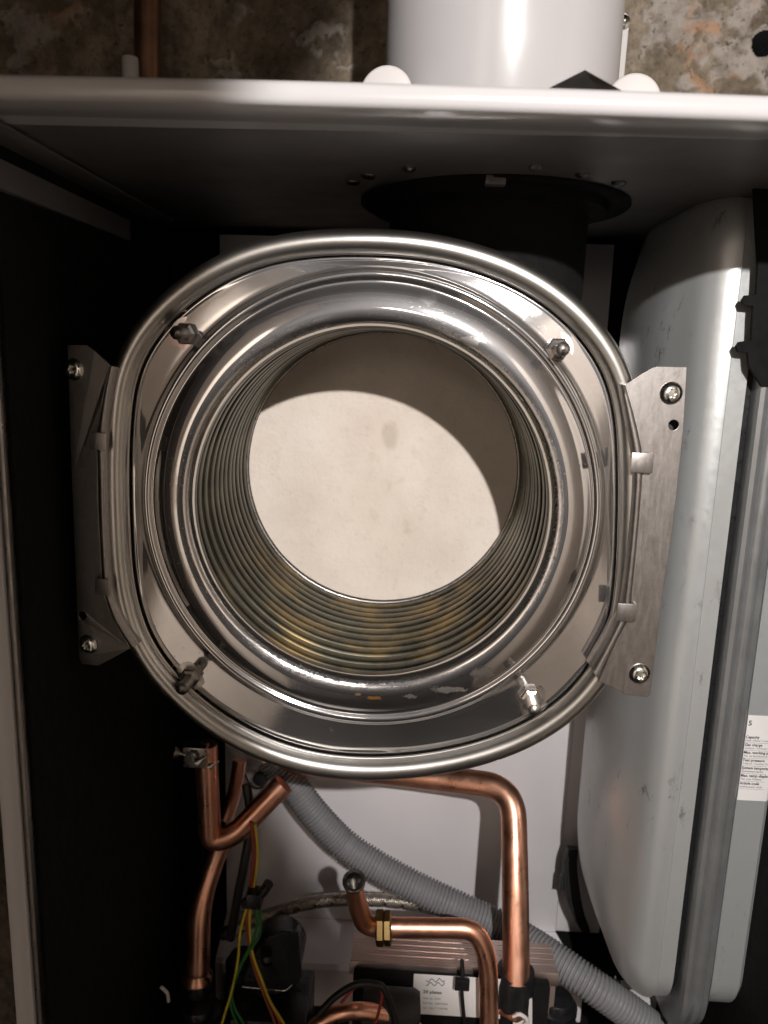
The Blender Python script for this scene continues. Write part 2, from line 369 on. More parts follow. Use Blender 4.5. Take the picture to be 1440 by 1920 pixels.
# ================================================================== boiler casing
DF = .35
ZL = P(720, 212, DF).z                                            # underside of the front lip
ZT = ZL+.0104; ZC = ZL+.006
_d = P(0, 267, 1.0); XL = (ZC-Z0)*_d.x/(_d.z-Z0); DFS = XL/P(74, 1920, 1.0).x; print('XL', XL, DFS); XR = .27; ZB = Z0-.80; YB = .72
def casing():
    t = thing('boiler_casing', ((XL+XR)/2, .5, ZB), 'white enamelled boiler casing with its front cover off, black foam inside', 'boiler casing')
    # top panel with a slightly bowed rolled front edge: a strip of cross-sections along x
    sec = [(.05, ZT), (.006, ZT), (.0015, ZT-.0008), (0, ZT-.0028), (0, ZL+.0022), (.0012, ZL+.0005), (.003, ZL), (.024, ZL), (.0255, ZL+.0008), (.026, ZL+.002), (.026, ZC), (.05, ZC)]
    n = 60; vs = []; fs = []
    for i in range(n+1):
        x = XL-.012+(XR+.024-XL)*i/n; u = (x-(XL+XR)/2)/((XR-XL)/2)
        for j, (dy, z) in enumerate(sec):
            bow = -.006*(1-u*u) if j < 9 else .0
            vs.append(Vector((x, DF+dy+(bow if dy < .02 else bow*.7 if dy < .03 else 0), z-(x-.03)*.011*(1 if dy < .03 else 0))))
    k = len(sec)
    fs = [[i*k+j, i*k+j+1, (i+1)*k+j+1, (i+1)*k+j] for i in range(n) for j in range(k-1)]
    fs += [list(range(k)), list(range(n*k, n*k+k))]
    sharp(mo('front_lip', vs, fs, M['white'], t), 50)
    cc = P(915, 330, .57); cx, cy, cr = cc.x+.005, .572, .088
    # top sheet, real opening under the flue
    out = [(XL-.012, DF+.0505), (XR+.012, DF+.0505), (XR+.012, YB), (XL-.012, YB)]
    def horiz(name, loops, z, th, m, par):
        o = plate('tmpp', loops, 0, th, m, par, .0004)
        for v in o.data.vertices:
            c = v.co+org(o); v.co = Vector((c.x, c.z, z+c.y))-org(o)
        bm = bmesh.new(); bm.from_mesh(o.data); bmesh.ops.recalc_face_normals(bm, faces=bm.faces); bm.to_mesh(o.data); bm.free()
        o.name = name; ORG[o.name] = org(par); return o
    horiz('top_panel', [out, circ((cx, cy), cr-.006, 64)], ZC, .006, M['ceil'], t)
    lathe('flue_collar', (cx, cy, ZC), (0, 0, -1), [(cr-.010, -.001), (cr+.004, -.001), (cr+.0045, .0018), (cr+.003, .003), (cr-.005, .0032), (cr-.010, .002)], M['foam'], t, 96)  # collar painted near-black in place of the shade under the top
    for (px, py, s) in ((690, 329, 1), (661, 341, 1), (768, 314, .8), (1004, 312, .9), (1092, 326, .9), (1160, 342, 1)):
        yy = .118; p = P(px, py, .5); d = (p-Vector((0, 0, Z0))); tt = (ZC-Z0)/d.z; q = Vector((0, 0, Z0))+d*tt
        lathe('rivet', (q.x, q.y, ZC), (0, 0, -1), [(.0045*s, -.0005), (.0045*s, .001), (.003*s, .0022), (0, .0026)], M['darksteel'], t, 16)
    q = P(930, 317, cy-cr); box('retaining_tab', q.x-.006, q.x+.006, cy-cr-.004, cy-cr+.004, ZC-.006, ZC-.0005, M['ceil'], t)
    # side panels
    sidep = [(-.015, 0.0), (-.0155, .05), (-.0155, YB-DFS), (-.0028, YB-DFS), (-.0028, .004), (-.004, .001), (-.006, 0)]
    for s, x in ((1, XL), (-1, XR)):
        vs = []
        for z in (ZB, ZC-.0003):
            for (dx, dy) in sidep: vs.append(Vector((x+s*dx, DFS+dy, z)))
        k = len(sidep); fs = [[j, (j+1) % k, k+(j+1) % k, k+j] for j in range(k)]+[list(range(k)), list(range(k, 2*k))]
        sharp(mo('side_panel', vs, fs, M['white'], t), 30)
        box('foam_lining', min(x-s*.0025, x+s*.004), max(x-s*.0025, x+s*.004), DFS+.008, YB-.002, ZB, ZC-.0003, M['foam'], t)
        box('edge_strip', min(x-s*.0026, x+s*.0012), max(x-s*.0026, x+s*.0012), DFS+.0015, DFS+.0075, ZB, ZC-.0005, M['darksteel'], t, .0006)
    # rails that run back under the top at the left
    for (dx, dz, w_, h, y1) in ((.0, .001, .024, .002, .66), (.0041, .012, .005, .015, .60)):
        box('mounting_rail', XL+dx, XL+dx+w_, DF+.035, y1, ZC-dz-h, ZC-dz, M['ceil'], t, .0008)
    # back: pale panel in the middle, black foam at the left
    a = P(424, 1600, .70).x; b = P(1106, 1000, .70).x
    box('back_panel', a, b, .700, .704, P(700, 1728, .70).z, ZC-.006, M['panel'], t, .0008)
    box('lower_back_panel', b+.0005, b+.045, .702, .706, P(700, 1728, .70).z, P(1100, 1290, .70).z, M['panel'], t, .0008)
    box('back_foam', XL+.004, XR-.004, .7065, YB-.0005, ZB, ZC-.0003, M['foam'], t)
    zs = P(700, 1728, .70).z
    v = [Vector((a, .700, zs)), Vector((b, .700, zs)), Vector((b+.02, .655, zs-.014)), Vector((a, .655, zs-.014)), Vector((b+.02, .652, zs-.018)), Vector((a, .652, zs-.018)), Vector((b+.02, .652, zs-.06)), Vector((a, .652, zs-.06))]
    v2 = [p+Vector((0, .0015, -.0015)) for p in v]
    q = [[0, 1, 2, 3], [3, 2, 4, 5], [5, 4, 6, 7]]
    fs = q+[[i+8 for i in f] for f in q]+[[0, 3, 11, 8], [3, 5, 13, 11], [5, 7, 15, 13], [1, 2, 10, 9], [2, 4, 12, 10], [4, 6, 14, 12], [0, 1, 9, 8], [6, 7, 15, 14]]
    mo('lower_shelf', v, q, M['panel'], t, False)
    return cx, cy, cr
FX, FY, FR = casing()

def flue():
    a, b = P(717, 100, .57).x, P(1166, 100, .57).x
    x = (P(717, 90, FY).x+P(1166, 90, FY).x)/2; r = (P(1166, 90, FY).x-P(717, 90, FY).x)/2*.972
    t = thing('flue_pipe', (x, FY, ZT), 'wide white enamelled flue pipe rising from the top of the boiler', 'flue pipe')
    prof = [(r-.003, .0), (r-.0005, 0), (r, .001), (r, .32), (r-.003, .32)]
    lathe('pipe', (x, FY, ZT+.0003), (0, 0, 1), prof, M['white'], t, 128, closed=True)
    lathe('base_ring', (x, FY, ZT), (0, 0, 1), [(r+.0002, .0003), (r+.005, .0003), (r+.005, .0022), (r+.0002, .003)], M['white'], t, 96, closed=True)
    for (px, py) in ((727, 183), (1184, 198)):
        c = P(px, py, FY-r*.83)
        lathe('round_lug', c, (-.12, -1, 0), [(0, .0), (.0148, 0), (.0160, .0012), (.0160, .006), (.0154, .0069), (.0140, .0074), (0, .0078)], M['whitepl'], t, 40)
        box('lug_foot', c.x-.014, c.x+.014, c.y-.006, c.y+.02, ZT+.0004, c.z-.003, M['whitepl'], t, .001)
    # white strap bracket on the right with its screw
    Y = .70; lo = XZ([(1124, 398), (1155, 28), (1162, 23), (1174, 24), (1181, 33), (1146, 398)], Y)
    plate('strap', [lo], Y, .004, M['whitepl'], t, .0006)
    q = P(1168, 43, Y); lathe('strap_screw', (q.x, Y+.0002, q.z), (0, -1, 0), [(.0058, 0), (.0056, .002), (.004, .0034), (.0022, .0038), (.002, .002), (0, .002)], M['zinc'], t, 24)
flue()
def gusset():
    Y = .366
    a, b, c, d = P(984, 178, Y), P(1206, 182, Y), P(1097, 131, Y+.012), P(1128, 180, Y-.006)
    a.z = b.z = d.z = ZT+.0005; e = c+Vector((-.008, .05, 0)); e.z = ZT+.0005
    o = mo('folded_sheet', [a, d, b, c, e], [[0, 1, 3], [1, 2, 3], [2, 4, 3], [4, 0, 3], [0, 1, 2, 4]], M['darksteel'], None, False, (c.x, c.y, ZT))
    tag(o, 'small dark grey folded metal peak lying on the casing top before the flue', 'metal sheet')
gusset()

# ================================================================== heat exchanger
YP = .470
def heat_exchanger():
    c0 = P(693, 958, YP); cx, cz = c0.x, c0.z
    k = (P(1030, 958, YP).x-P(355, 958, YP).x)/2/337.5            # metres per traced pixel at the mouth
    t = thing('heat_exchanger', (cx, YP, cz), 'open stainless steel heat exchanger with a round ribbed mouth and pale disc at its back', 'heat exchanger')
    outl = [(690, 427), (800, 434), (900, 456), (1000, 496), (1080, 549), (1148, 622), (1188, 690), (1205, 780), (1208, 880), (1206, 1000), (1200, 1100), (1182, 1210), (1142, 1290), (1080, 1356), (1000, 1406), (900, 1442), (800, 1462), (690, 1469), (600, 1463), (500, 1437), (400, 1387), (322, 1326), (262, 1262), (226, 1195), (205, 1110), (196, 1000), (192, 900), (195, 790), (210, 670), (250, 600), (315, 535), (380, 488), (470, 449), (580, 430)]
    pol = []
    for a in outl:
        p = P(a[0], a[1], YP-.005); pol.append((math.atan2(p.z-cz, p.x-cx), math.hypot(p.x-cx, p.z-cz)))
    pol.sort(); th = np.array([p[0] for p in pol]); rr = np.array([p[1] for p in pol])
    N = 360; A = np.linspace(-PI, PI, N, endpoint=False)
    RO = np.interp(A, np.concatenate([th-2*PI, th, th+2*PI]), np.tile(rr, 3))
    ker = np.exp(-.5*(np.arange(-14, 15)/5.0)**2); ker /= ker.sum()
    RO = np.convolve(np.concatenate([RO[-14:], RO, RO[:14]]), ker, 'valid')
    # dished front plate
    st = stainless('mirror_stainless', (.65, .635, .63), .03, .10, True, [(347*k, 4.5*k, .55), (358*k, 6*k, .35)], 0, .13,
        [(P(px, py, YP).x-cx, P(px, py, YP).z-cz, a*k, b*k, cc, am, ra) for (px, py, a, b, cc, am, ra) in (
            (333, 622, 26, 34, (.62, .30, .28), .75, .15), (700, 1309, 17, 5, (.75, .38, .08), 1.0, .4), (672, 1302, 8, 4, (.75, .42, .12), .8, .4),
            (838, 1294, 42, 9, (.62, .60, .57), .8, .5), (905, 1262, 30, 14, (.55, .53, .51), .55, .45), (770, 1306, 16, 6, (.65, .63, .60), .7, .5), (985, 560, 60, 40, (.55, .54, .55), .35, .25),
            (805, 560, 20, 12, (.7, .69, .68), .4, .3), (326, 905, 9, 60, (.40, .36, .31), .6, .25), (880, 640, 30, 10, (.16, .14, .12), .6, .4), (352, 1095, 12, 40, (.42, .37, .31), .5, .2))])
    circ_p = [(338.5, .0085), (339, .0075), (341, .0052), (345, .0028), (351, .0011), (359, .0003), (368, 0), (378, .0003), (388, .0010), (398, .0021), (407, .0035), (413, .0044), (417, .0045), (420, .0039), (424, .0031), (429, .0029), (434, .0036), (438, .0046), (443, .0052)]
    out_p = [(.0172, .0064), (.0160, .0064), (.0152, .0066), (.0144, .0072), (.0134, .0080), (.0120, .0084)]
    rows = []
    for (r, d) in circ_p: rows.append([(r*k, d)]*N)
    for (o, d) in ((0, 0),): pass
    last = 443*k
    for f in (.25, .5, .75):
        rows.append([(last+(RO[i]-.0172-last)*f, .0052+.0012*f) for i in range(N)])
    for (o, d) in out_p: rows.append([(max(RO[i]-o, last+.0004*(1+(.0172-o)*2000*.25)), d) for i in range(N)])
    # refine the profile with Catmull-Rom across rows
    R0 = np.array(rows); fine = []
    for i in range(len(R0)-1):
        a = R0[max(0, i-1)]; b = R0[i]; c = R0[i+1]; d = R0[min(len(R0)-1, i+2)]
        for q in range(3):
            s = q/3; fine.append(.5*((2*b)+(-a+c)*s+(2*a-5*b+4*c-d)*s*s+(-a+3*b-3*c+d)*s**3))
    fine.append(R0[-1])
    vs = []
    for row in fine:
        for i in range(N):
            r, d = row[i]; x, z = cx+r*math.cos(A[i]), cz+r*math.sin(A[i])
            wob = .00035*noise.noise(Vector((x*26, z*26, 1)))+.0006*noise.noise(Vector((x*9, z*9, 5))) if 345*k < r < RO[i]-.017 else 0
            vs.append(Vector((x, YP+d+wob, z)))
    fs = [[j*N+i, j*N+(i+1) % N, (j+1)*N+(i+1) % N, (j+1)*N+i] for j in range(len(fine)-1) for i in range(N)]
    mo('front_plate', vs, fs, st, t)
    # clamp band (the thick rolled bead round the plate)
    sb = stainless('satin_clamp_steel', (.53, .51, .475), .30, .38, False, bst=.04)
    path = [Vector((cx+(RO[i]-.0072)*math.cos(A[i]), YP+.0006, cz+(RO[i]-.0072)*math.sin(A[i]))) for i in range(N)]
    def bead(name, path, rad, m, yoff=0):
        tube(name, [p+Vector((0, yoff, 0)) for p in path], rad, m, t, 24, closed=True)
    bead('clamp_band', path, .0069, sb)
    path2 = [Vector((cx+(RO[i]-.0133)*math.cos(A[i]), YP+.0040, cz+(RO[i]-.0135)*math.sin(A[i]))) for i in range(N)]
    bead('inner_seal', path2, .0011, sb)
    # drum body behind
    body = [(RO[i]-.004, 0) for i in range(N)]
    prof = [(-.004, .004), (-.004, .03), (-.012, .034), (-.016, .040), (-.016, .185), (-.05, .197)]
    vs = [Vector((cx+(RO[i]+o)*math.cos(A[i]), YP+d, cz+(RO[i]+o)*math.sin(A[i]))) for (o, d) in prof for i in range(N)]
    fs = [[j*N+i, j*N+(i+1) % N, (j+1)*N+(i+1) % N, (j+1)*N+i] for j in range(len(prof)-1) for i in range(N)]+[[(len(prof)-1)*N+i for i in range(N)]]
    sharp(mo('drum', vs, fs, M['darksteel'], t), 35)
    # coil: flattened tube turns
    cm = stainless('weathered_coil_steel', (.05, .048, .036), .34, .48, False, None, .8)
    D0, D1 = .0052, .166; nt = 12; pt = (D1-D0)/nt
    pr = [(.0072, 0), (.0035, .0004), (.0010, .0012), (.0002, .0028), (0, .005), (.0, .0070), (.0002, .0092), (.0010, .0108), (.0035, .0116), (.0072, .012)]
    vs0 = None
    for i in range(nt):
        r0 = 340*k+.0006*random.uniform(-1, 1)
        c = Vector((cx, YP+D0+i*pt+random.uniform(-.0007, .0007)*(i > 0), cz))
        vs, fs = lathe_vf((0, 0, 0), (0, 1, 0), [(r0+a, b*pt/.0121) for a, b in pr], 144)
        nv = []
        for v in vs:
            ang = math.atan2(v.z, v.x); v2 = v.copy(); v2.y += pt*.5*ang/(2*PI)*.0+.0003*math.sin(ang*3+i*1.7)
            s = 1+.0012*math.sin(ang*2+i); nv.append(Vector((v2.x*s, v2.y, v2.z*s))+c)
        mo('coil_turn', nv, fs, cm, t)
    # shell behind the turns
    lathe('coil_shell', (cx, YP, cz), (0, 1, 0), [(345*k, .010), (347*k, .012), (347*k, .185)], M['darksteel'], t, 96)
    # back: dark seal, bright bead, pale insulation disc
    YD = YP+.172
    rd = (P(967, 884, YD).x-P(470, 884, YD).x)/2
    lathe('rear_rim', (cx, YD, cz), (0, -1, 0), [(340*k+.002, 0), (340*k, .004), (rd+.0035, .0058), (rd+.0022, .0050), (rd+.0012, .0030), (rd+.0006, 0)], M['black'], t, 144)
    tube('bright_bead', [Vector((cx+(rd+.0019)*math.cos(a), YD-.0062, cz+(rd+.0019)*math.sin(a))) for a in [2*PI*i/160 for i in range(160)]], .0009, M['steel'], t, 10, closed=True)
    tm = NT('mineral_insulation'); n1 = tm.noise(16, 6, .6); n2 = tm.noise(60, 6, .65); n3 = tm.noise(300, 3)
    col = tm.ramp(n1, [(.3, (.72, .62, .535)), (.55, (.80, .71, .62)), (.75, (.84, .755, .67))])
    col = tm.mix(tm.ramp(n2, [(.58, 0.0), (.72, .3)]), col, (.56, .47, .37)); col = tm.mix(tm.ramp(tm.noise(190, 5, .7), [(.56, 0.0), (.7, .22)]), col, (.5, .43, .35))
    sx = tm.n('ShaderNodeSeparateXYZ'); tm.l(tm.tc.outputs['Object'], sx.inputs[0])
    # long faint stain near the upper middle
    q = P(733, 815, YD); dx = tm.math('MULTIPLY', tm.math('SUBTRACT', sx.outputs[0], q.x-cx), 125); dz = tm.math('MULTIPLY', tm.math('SUBTRACT', sx.outputs[2], q.z-cz), 75)
    dd = tm.math('ADD', tm.math('MULTIPLY', dx, dx), tm.math('MULTIPLY', dz, dz)); dd = tm.math('ADD', dd, tm.math('MULTIPLY', tm.math('SUBTRACT', n2, .5), 2.0))
    col = tm.mix(tm.ramp(dd, [(.35, .40), (1.0, 0.0)]), col, (.46, .38, .29))
    tm.set(col=col, rough=.9, spec=.2); tm.bump(tm.math('ADD', n2, tm.math('MULTIPLY', n3, .5)), .6, .0014)
    # a disc with a dimpled, slightly uneven face
    nr, na = 46, 120; vs = [Vector((cx, YD-.0015, cz))]; fs = []
    for j in range(1, nr+1):
        r = (rd+.0025)*j/nr
        for i in range(na):
            a = 2*PI*i/na; x, z = r*math.cos(a), r*math.sin(a)
            vs.append(Vector((cx+x, YD-.0015-.0005*noise.noise(Vector((x*40, z*40, 0)))-.00022*noise.noise(Vector((x*190, z*190, 3))), cz+z)))
    fs = [[0, 1+i, 1+(i+1) % na] for i in range(na)]+[[1+j*na+i, 1+j*na+(i+1) % na, 1+(j+1)*na+(i+1) % na, 1+(j+1)*na+i] for j in range(nr-1) for i in range(na)]
    mo('insulation_disc', vs, fs, tm.m, t)
    # studs
    for (px, py, tx, ty, m, lab) in ((352, 626, 0, 0, 'darksteel', 'dark stud at the upper left'), (1043, 655, 0, 0, 'steel', 'bright stud at the upper right'), (359, 1266, 0, 0, 'darksteel', 'dark stud at the lower left'), (993, 1303, 0, 0, 'steel', 'bright threaded stud at the lower right')):  # the two left studs take the darker steel
        c = P(px, py, YP+.007)
        n = 88; prof = [(.0041 if (i % 4) in (1, 2) else .0036, -.001+.0235*i/n) for i in range(n)]+[(.0032, .0230), (0, .0235)]
        sd = lathe('stud', c, (0, -1, 0), prof, M[m], t, 20, ang=60); sd['label'] = lab
        vs, fs = [], []
        hexp = [(.0069, .0012), (.0071, .002), (.0071, .0058), (.0064, .0066), (.0044, .0074)]
        vs, fs = lathe_vf(c, (0, -1, 0), hexp, 6); vs2 = vs
        sharp(mo('nut', vs, fs, M[m], sd, True), 20)
        lathe('washer', c, (0, -1, 0), [(.0045, .0013), (.0102, .0011), (.0104, .0004), (.0104, -.0008)], M['steel'], sd, 32)
        # raised boss ring pressed around it
        tube('pressed_ring', [c+Vector((.0138*math.cos(a), .0002, .0138*math.sin(a))) for a in [2*PI*i/40 for i in range(40)]], .0007, st, sd, 8, closed=True)
    # brackets
    def bracket(lab, outline, hole, fold, gut, screws, tabs, sgn, Y):
        g = []
        for h in (hole,): g.append(circ((P(h[0], h[1], Y).x, P(h[0], h[1], Y).z), .0030, 24))
        b = plate('mounting_bracket', [XZ(outline, Y)]+g, Y, .0016, M['bracket'], t, .0003); b['label'] = lab
        hc = P(hole[0], hole[1], Y); lathe('hole_shade_cup', (hc.x, Y+.0018, hc.z), (0, 1, 0), [(.0033, 0), (.0045, 0), (.0045, .008), (0, .008), (0, .0078), (.0033, .0078)], M['rubber'], b, 20)  # black cup added behind the hole, standing in for its shade
        fo = catmull([P(a, c, Y+.0004) for a, c in fold], 8); gu = catmull([P(a, c, Y-.001) for a, c in gut], 8)
        n = min(len(fo), len(gu)); vs = []
        ss = [(0, 0), (.10, -.0014), (.22, -.0022), (.42, -.0026), (.62, -.0018), (.80, .0006), (.92, .0045), (1, .011)]
        for i in range(n):
            for (s, dy) in ss:
                p = fo[i].lerp(gu[i], s); p.y = Y+.0004+dy; vs.append(p)
        for i in range(n):
            for (s, dy) in ss:
                p = fo[i].lerp(gu[i], s); p.y = Y+.0018+dy; p.x += sgn*.0010*s; vs.append(p)
        kk = len(ss); fs = []
        for lay in (0, 1):
            o = lay*n*kk; fs += [[o+i*kk+j, o+i*kk+j+1, o+(i+1)*kk+j+1, o+(i+1)*kk+j] for i in range(n-1) for j in range(kk-1)]
        e = n*kk
        for i in range(n-1): fs += [[i*kk, (i+1)*kk, e+(i+1)*kk, e+i*kk], [i*kk+kk-1, (i+1)*kk+kk-1, e+(i+1)*kk+kk-1, e+i*kk+kk-1]]
        for j in range(kk-1): fs += [[j, j+1, e+j+1, e+j], [(n-1)*kk+j, (n-1)*kk+j+1, e+(n-1)*kk+j+1, e+(n-1)*kk+j]]
        sharp(mo('curled_edge', vs, fs, M['bracket'], b), 60)
        grp = [b, bpy.data.objects[-1]] if 0 else None
        for (px, py) in screws:
            c = P(px, py, Y)
            # domed screw head with a six-lobed socket
            seg = 72; star = [.0026*(1+.17*math.cos(6*2*PI*i/seg)) for i in range(seg)]
            rings = [(.0066, -.0002), (.0066, .0006), (.0062, .0010), (.0052, .0022), (.0040, .0030)]
            vs = []
            for (r, h) in rings:
                for i in range(seg):
                    a = 2*PI*i/seg; vs.append(Vector((c.x+r*math.cos(a), c.y-h, c.z+r*math.sin(a))))
            for h in (.0032, .0012):
                for i in range(seg):
                    a = 2*PI*i/seg; r = star[i]; vs.append(Vector((c.x+r*math.cos(a), c.y-h, c.z+r*math.sin(a))))
            nr = 7; fs = [[j*seg+i, j*seg+(i+1) % seg, (j+1)*seg+(i+1) % seg, (j+1)*seg+i] for j in range(nr-1) for i in range(seg)]+[[(nr-1)*seg+i for i in range(seg)]]
            sharp(mo('screw', vs, fs, M['zinc'], b), 40)
        for (px, py, qx, qy) in tabs:
            p0 = P(px, py, Y-.003); p1 = P(qx, qy, Y-.003)
            x0, x1 = sorted((p0.x, p1.x)); z0, z1 = sorted((p0.z, p1.z))
            loop = [(x0, z0), (x1, z0), (x1, z1), (x0, z1)]
            vs, fs = box_vf(x0, x1, Y-.0044, Y-.0034, z0, z1, .0005)
            vs2, fs2 = (box_vf(x1-.0014, x1, Y-.0030, Y+.001, z0, z1, .0004) if sgn > 0 else box_vf(x0, x0+.0014, Y-.0030, Y+.001, z0, z1, .0004))
            sharp(mo('hook_tab', *join([(vs, fs), (vs2, fs2)]), M['bracket'], b), 50)
    def lean(x0, s):
        # tilt added to the left bracket so it mirrors less light
        for b in [o for o in t.children if o.name.startswith('mounting_bracket') and o.data.vertices[0].co.x+org(o).x < cx]:
            for o in [b]+list(b.children):
                for v in o.data.vertices:
                    X = v.co.x+cx
                    if X < x0: v.co.y += s*(x0-X)
    YBk = .4620
    bracket('bright mounting bracket on the right', [(1172, 722), (1200, 703), (1222, 690), (1232, 687), (1288, 688), (1287, 712), (1281, 810), (1262, 985), (1238, 1150), (1219, 1303), (1214, 1307), (1172, 1303), (1158, 1294), (1122, 1277), (1150, 1210), (1182, 1150), (1193, 1000), (1205, 885), (1203, 848)], (1263, 797),
            [(1172, 722), (1188, 775), (1204, 848), (1204, 900), (1196, 1000), (1185, 1110), (1180, 1155), (1155, 1205), (1124, 1276)], [(1158, 720), (1168, 775), (1180, 848), (1184, 900), (1178, 1000), (1166, 1110), (1158, 1150), (1136, 1200), (1106, 1250)],
            [(1258, 737), (1199, 1263)], [(1184, 848, 1222, 887), (1158, 1130, 1191, 1165)], 1, YBk)
    bracket('dark mounting bracket on the left in shade', [(118, 646), (158, 647), (176, 658), (206, 684), (192, 750), (180, 830), (182, 960), (190, 1110), (205, 1140), (244, 1216), (205, 1238), (180, 1252), (146, 1252), (140, 1240), (126, 900)], (148, 1160),
            [(206, 684), (192, 750), (180, 820), (181, 900), (184, 1000), (191, 1100), (200, 1132), (220, 1175), (246, 1216)], [(222, 690), (214, 750), (206, 820), (206, 900), (208, 1000), (214, 1100), (226, 1140), (242, 1170), (264, 1204)],
            [(133, 693), (160, 1213)], [(163, 810, 202, 845), (176, 1085, 208, 1117)], -1, YBk)
    lean(P(205, 950, YBk).x, .24)
    # flue outlet that joins the drum to the collar
    lathe('flue_outlet', (FX-.004, FY-.006, cz+.120), (0, 0, 1), [(0, 0), (.068, 0), (.068, ZC-cz-.130), (.080, ZC-cz-.128), (.080, ZC-cz-.1205), (.078, ZC-cz-.1203), (0, ZC-cz-.1203)], M['foam'], t, 64)  # near-black colour stands in for shade on the outlet
    return cx, cz, k
HX, HZ, HK = heat_exchanger()

# ================================================================== expansion vessel
def vessel():
    YV = .515
    xs = P(1338, 1560, YV).x; zb = P(1290, 1922, YV).z; zt = P(1300, 322, YV).z; yb = .70
    g = NT('galvanised_vessel_steel'); n1 = g.noise(9, 5, .5, g.map((1, 1, .25))); n2 = g.noise(170, 5, .7)
    col = g.mix(n1, (.44, .455, .45), (.56, .57, .565)); 
    sc = g.math('MULTIPLY', g.ramp(g.noise(90, 6, .8, g.map((1, 1, .4))), [(.58, 0.0), (.66, 1.0)]), g.ramp(g.noise(11, 2), [(.50, 0.0), (.60, .8)]))
    col = g.mix(sc, col, (.13, .115, .11)); g.set(col=col, metal=.5, rough=g.ramp(n2, [(.3, .30), (.7, .42)])); g.bump(n2, .22, .0004)
    t = thing('expansion_vessel', (xs, (YV+yb)/2, zb), 'tall flat galvanised expansion vessel with a rolled seam and a printed label', 'expansion vessel')
    def loop(ins, r=.040, n=10):
        y0, y1, z0, z1 = YV+ins, yb-ins, zb+ins*(1.15 if ins > 0 else 2.1), zt-ins*1.15; r = max(.004, min(r, (y1-y0)/2-.001)+0*ins); pts = []
        for (cy, cz, a0) in ((y0+r, z0+r, PI), (y1-r, z0+r, 1.5*PI), (y1-r, z1-r, 0), (y0+r, z1-r, .5*PI)):
            for i in range(n+1):
                a = a0+PI/2*i/n; pts.append((cy+r*math.cos(a), cz+r*math.sin(a)))
        return pts
    def loft(name, lay, m, caps=(0, 1), closed=False, par=t, r=.040):
        vs = []; fs = []
        for (dx, ins) in lay:
            for (y, z) in loop(ins, r): vs.append(Vector((xs+dx, y, z)))
        n = len(vs)//len(lay); L = len(lay)
        for j in range(L if closed else L-1):
            jj = (j+1) % L
            fs += [[j*n+i, j*n+(i+1) % n, jj*n+(i+1) % n, jj*n+i] for i in range(n)]
        if not closed: fs += [[(L-1)*n+i for i in range(n)], [i for i in range(n)]]
        return sharp(mo(name, vs, fs, m, par), 32)
    L = [(-.0150, .003), (-.0153, .0010), (-.0268, .0010), (-.0276, .0), (-.0290, .0001), (-.0325, .0008), (-.037, .0024), (-.042, .0054), (-.048, .0115), (-.055, .025), (-.061, .037), (-.066, .052), (-.069, .070), (-.070, .088)]
    def cat(lay):
        a = catmull([Vector((x, 0, y)) for x, y in lay], 3); return [(p.x, p.z) for p in a]
    s1 = loft('left_shell', L[:4]+cat(L[4:]), g.m)
    Rr = [(.0130, .003), (.0133, 0), (.034, 0), (.0348, .0005), (.0360, .0020), (.040, .0040), (.045, .009), (.049, .018), (.051, .03), (.052, .05)]
    s2 = loft('right_shell', Rr[:4]+cat(Rr[4:]), g.m)
    dm = plain('dull_seam_zinc', (.26, .265, .265), .36, .6, .12, 30, .15)
    loft('seam_band', [(-.0105, .004), (-.0108, -.006), (-.0100, -.0088), (-.0075, -.0100), (-.0055, -.0096), (-.0042, -.0075), (-.0028, -.0070), (-.0012, -.0086), (.0012, -.0092), (.0032, -.0088), (.0038, -.0078), (.0046, -.0086), (.0080, -.0084), (.0096, -.0068), (.0100, -.004), (.0100, .004)], dm, closed=True, r=.046)
    loft('seam_gap', [(-.0151, .0045), (.0131, .0045)], M['black'])
    # label wrapped on the front of the right shell
    z1 = P(1400, 1340, YV).z; z0 = P(1400, 1500, YV).z; xa = xs+.0134
    rows = [(.0, -.0003), (.0205, -.0003), (.0214, .0002), (.0226, .0017), (.0264, .0036), (.0312, .0085)]
    vs = []
    for z in (z0, z1):
        for (dx, ins) in rows: vs.append(Vector((xa+dx, YV+ins-.0002, z-.04*dx*0)))
    n = len(rows); lb = mo('label', vs, [[i, i+1, n+i+1, n+i] for i in range(n-1)], M['paper'], s2)
    def tx(px, py, s, body, ink='ink', bold=True, sx=1):
        q = P(px, py, YV-.0007); text('printing', body, (q.x, YV-.0007, q.z), s, M[ink], lb and s2, bold, .0, sx)
    tx(1403, 1360, .0052, '5', sx=1); 
    for dx, s_ in ((0, '90'),): tx(1434, 1368, .004, '', sx=1) if 0 else None
    lines = [('Capacity', 'Inhalt / Inhoud / Conten'), ('Gas charge', 'Gasdruck / Voordruk / Pre'), ('Max. working pres', 'Max. zul. Betriebsdruck /'), ('Test pressure', 'Pr\u00fcfdruck / Testdruk / Pres'), ('System temperat', 'Systemtemperaturber'), ('Max. temp diaphr', 'Max. temp. Membran'), ('Article code', 'Artikelnummer / Artik')]
    for i, (a, b) in enumerate(lines):
        y = 1384+i*14.4; X0 = 1398-i*1.9
        tx(X0, y, .0030, a, sx=.92); tx(X0, y+5.6, .0021, b, 'greyink', False, .82)
        q = P(X0-1, y+8, YV-.0006); e = q+Vector((.0175, 0, 0))
        mo('ruled_line', [q, e, e-Vector((0, 0, .00022)), q-Vector((0, 0, .00022))], [[0, 1, 2, 3]], M['greyink'], s2, False)
    return xs, YV
VX, YV = vessel()
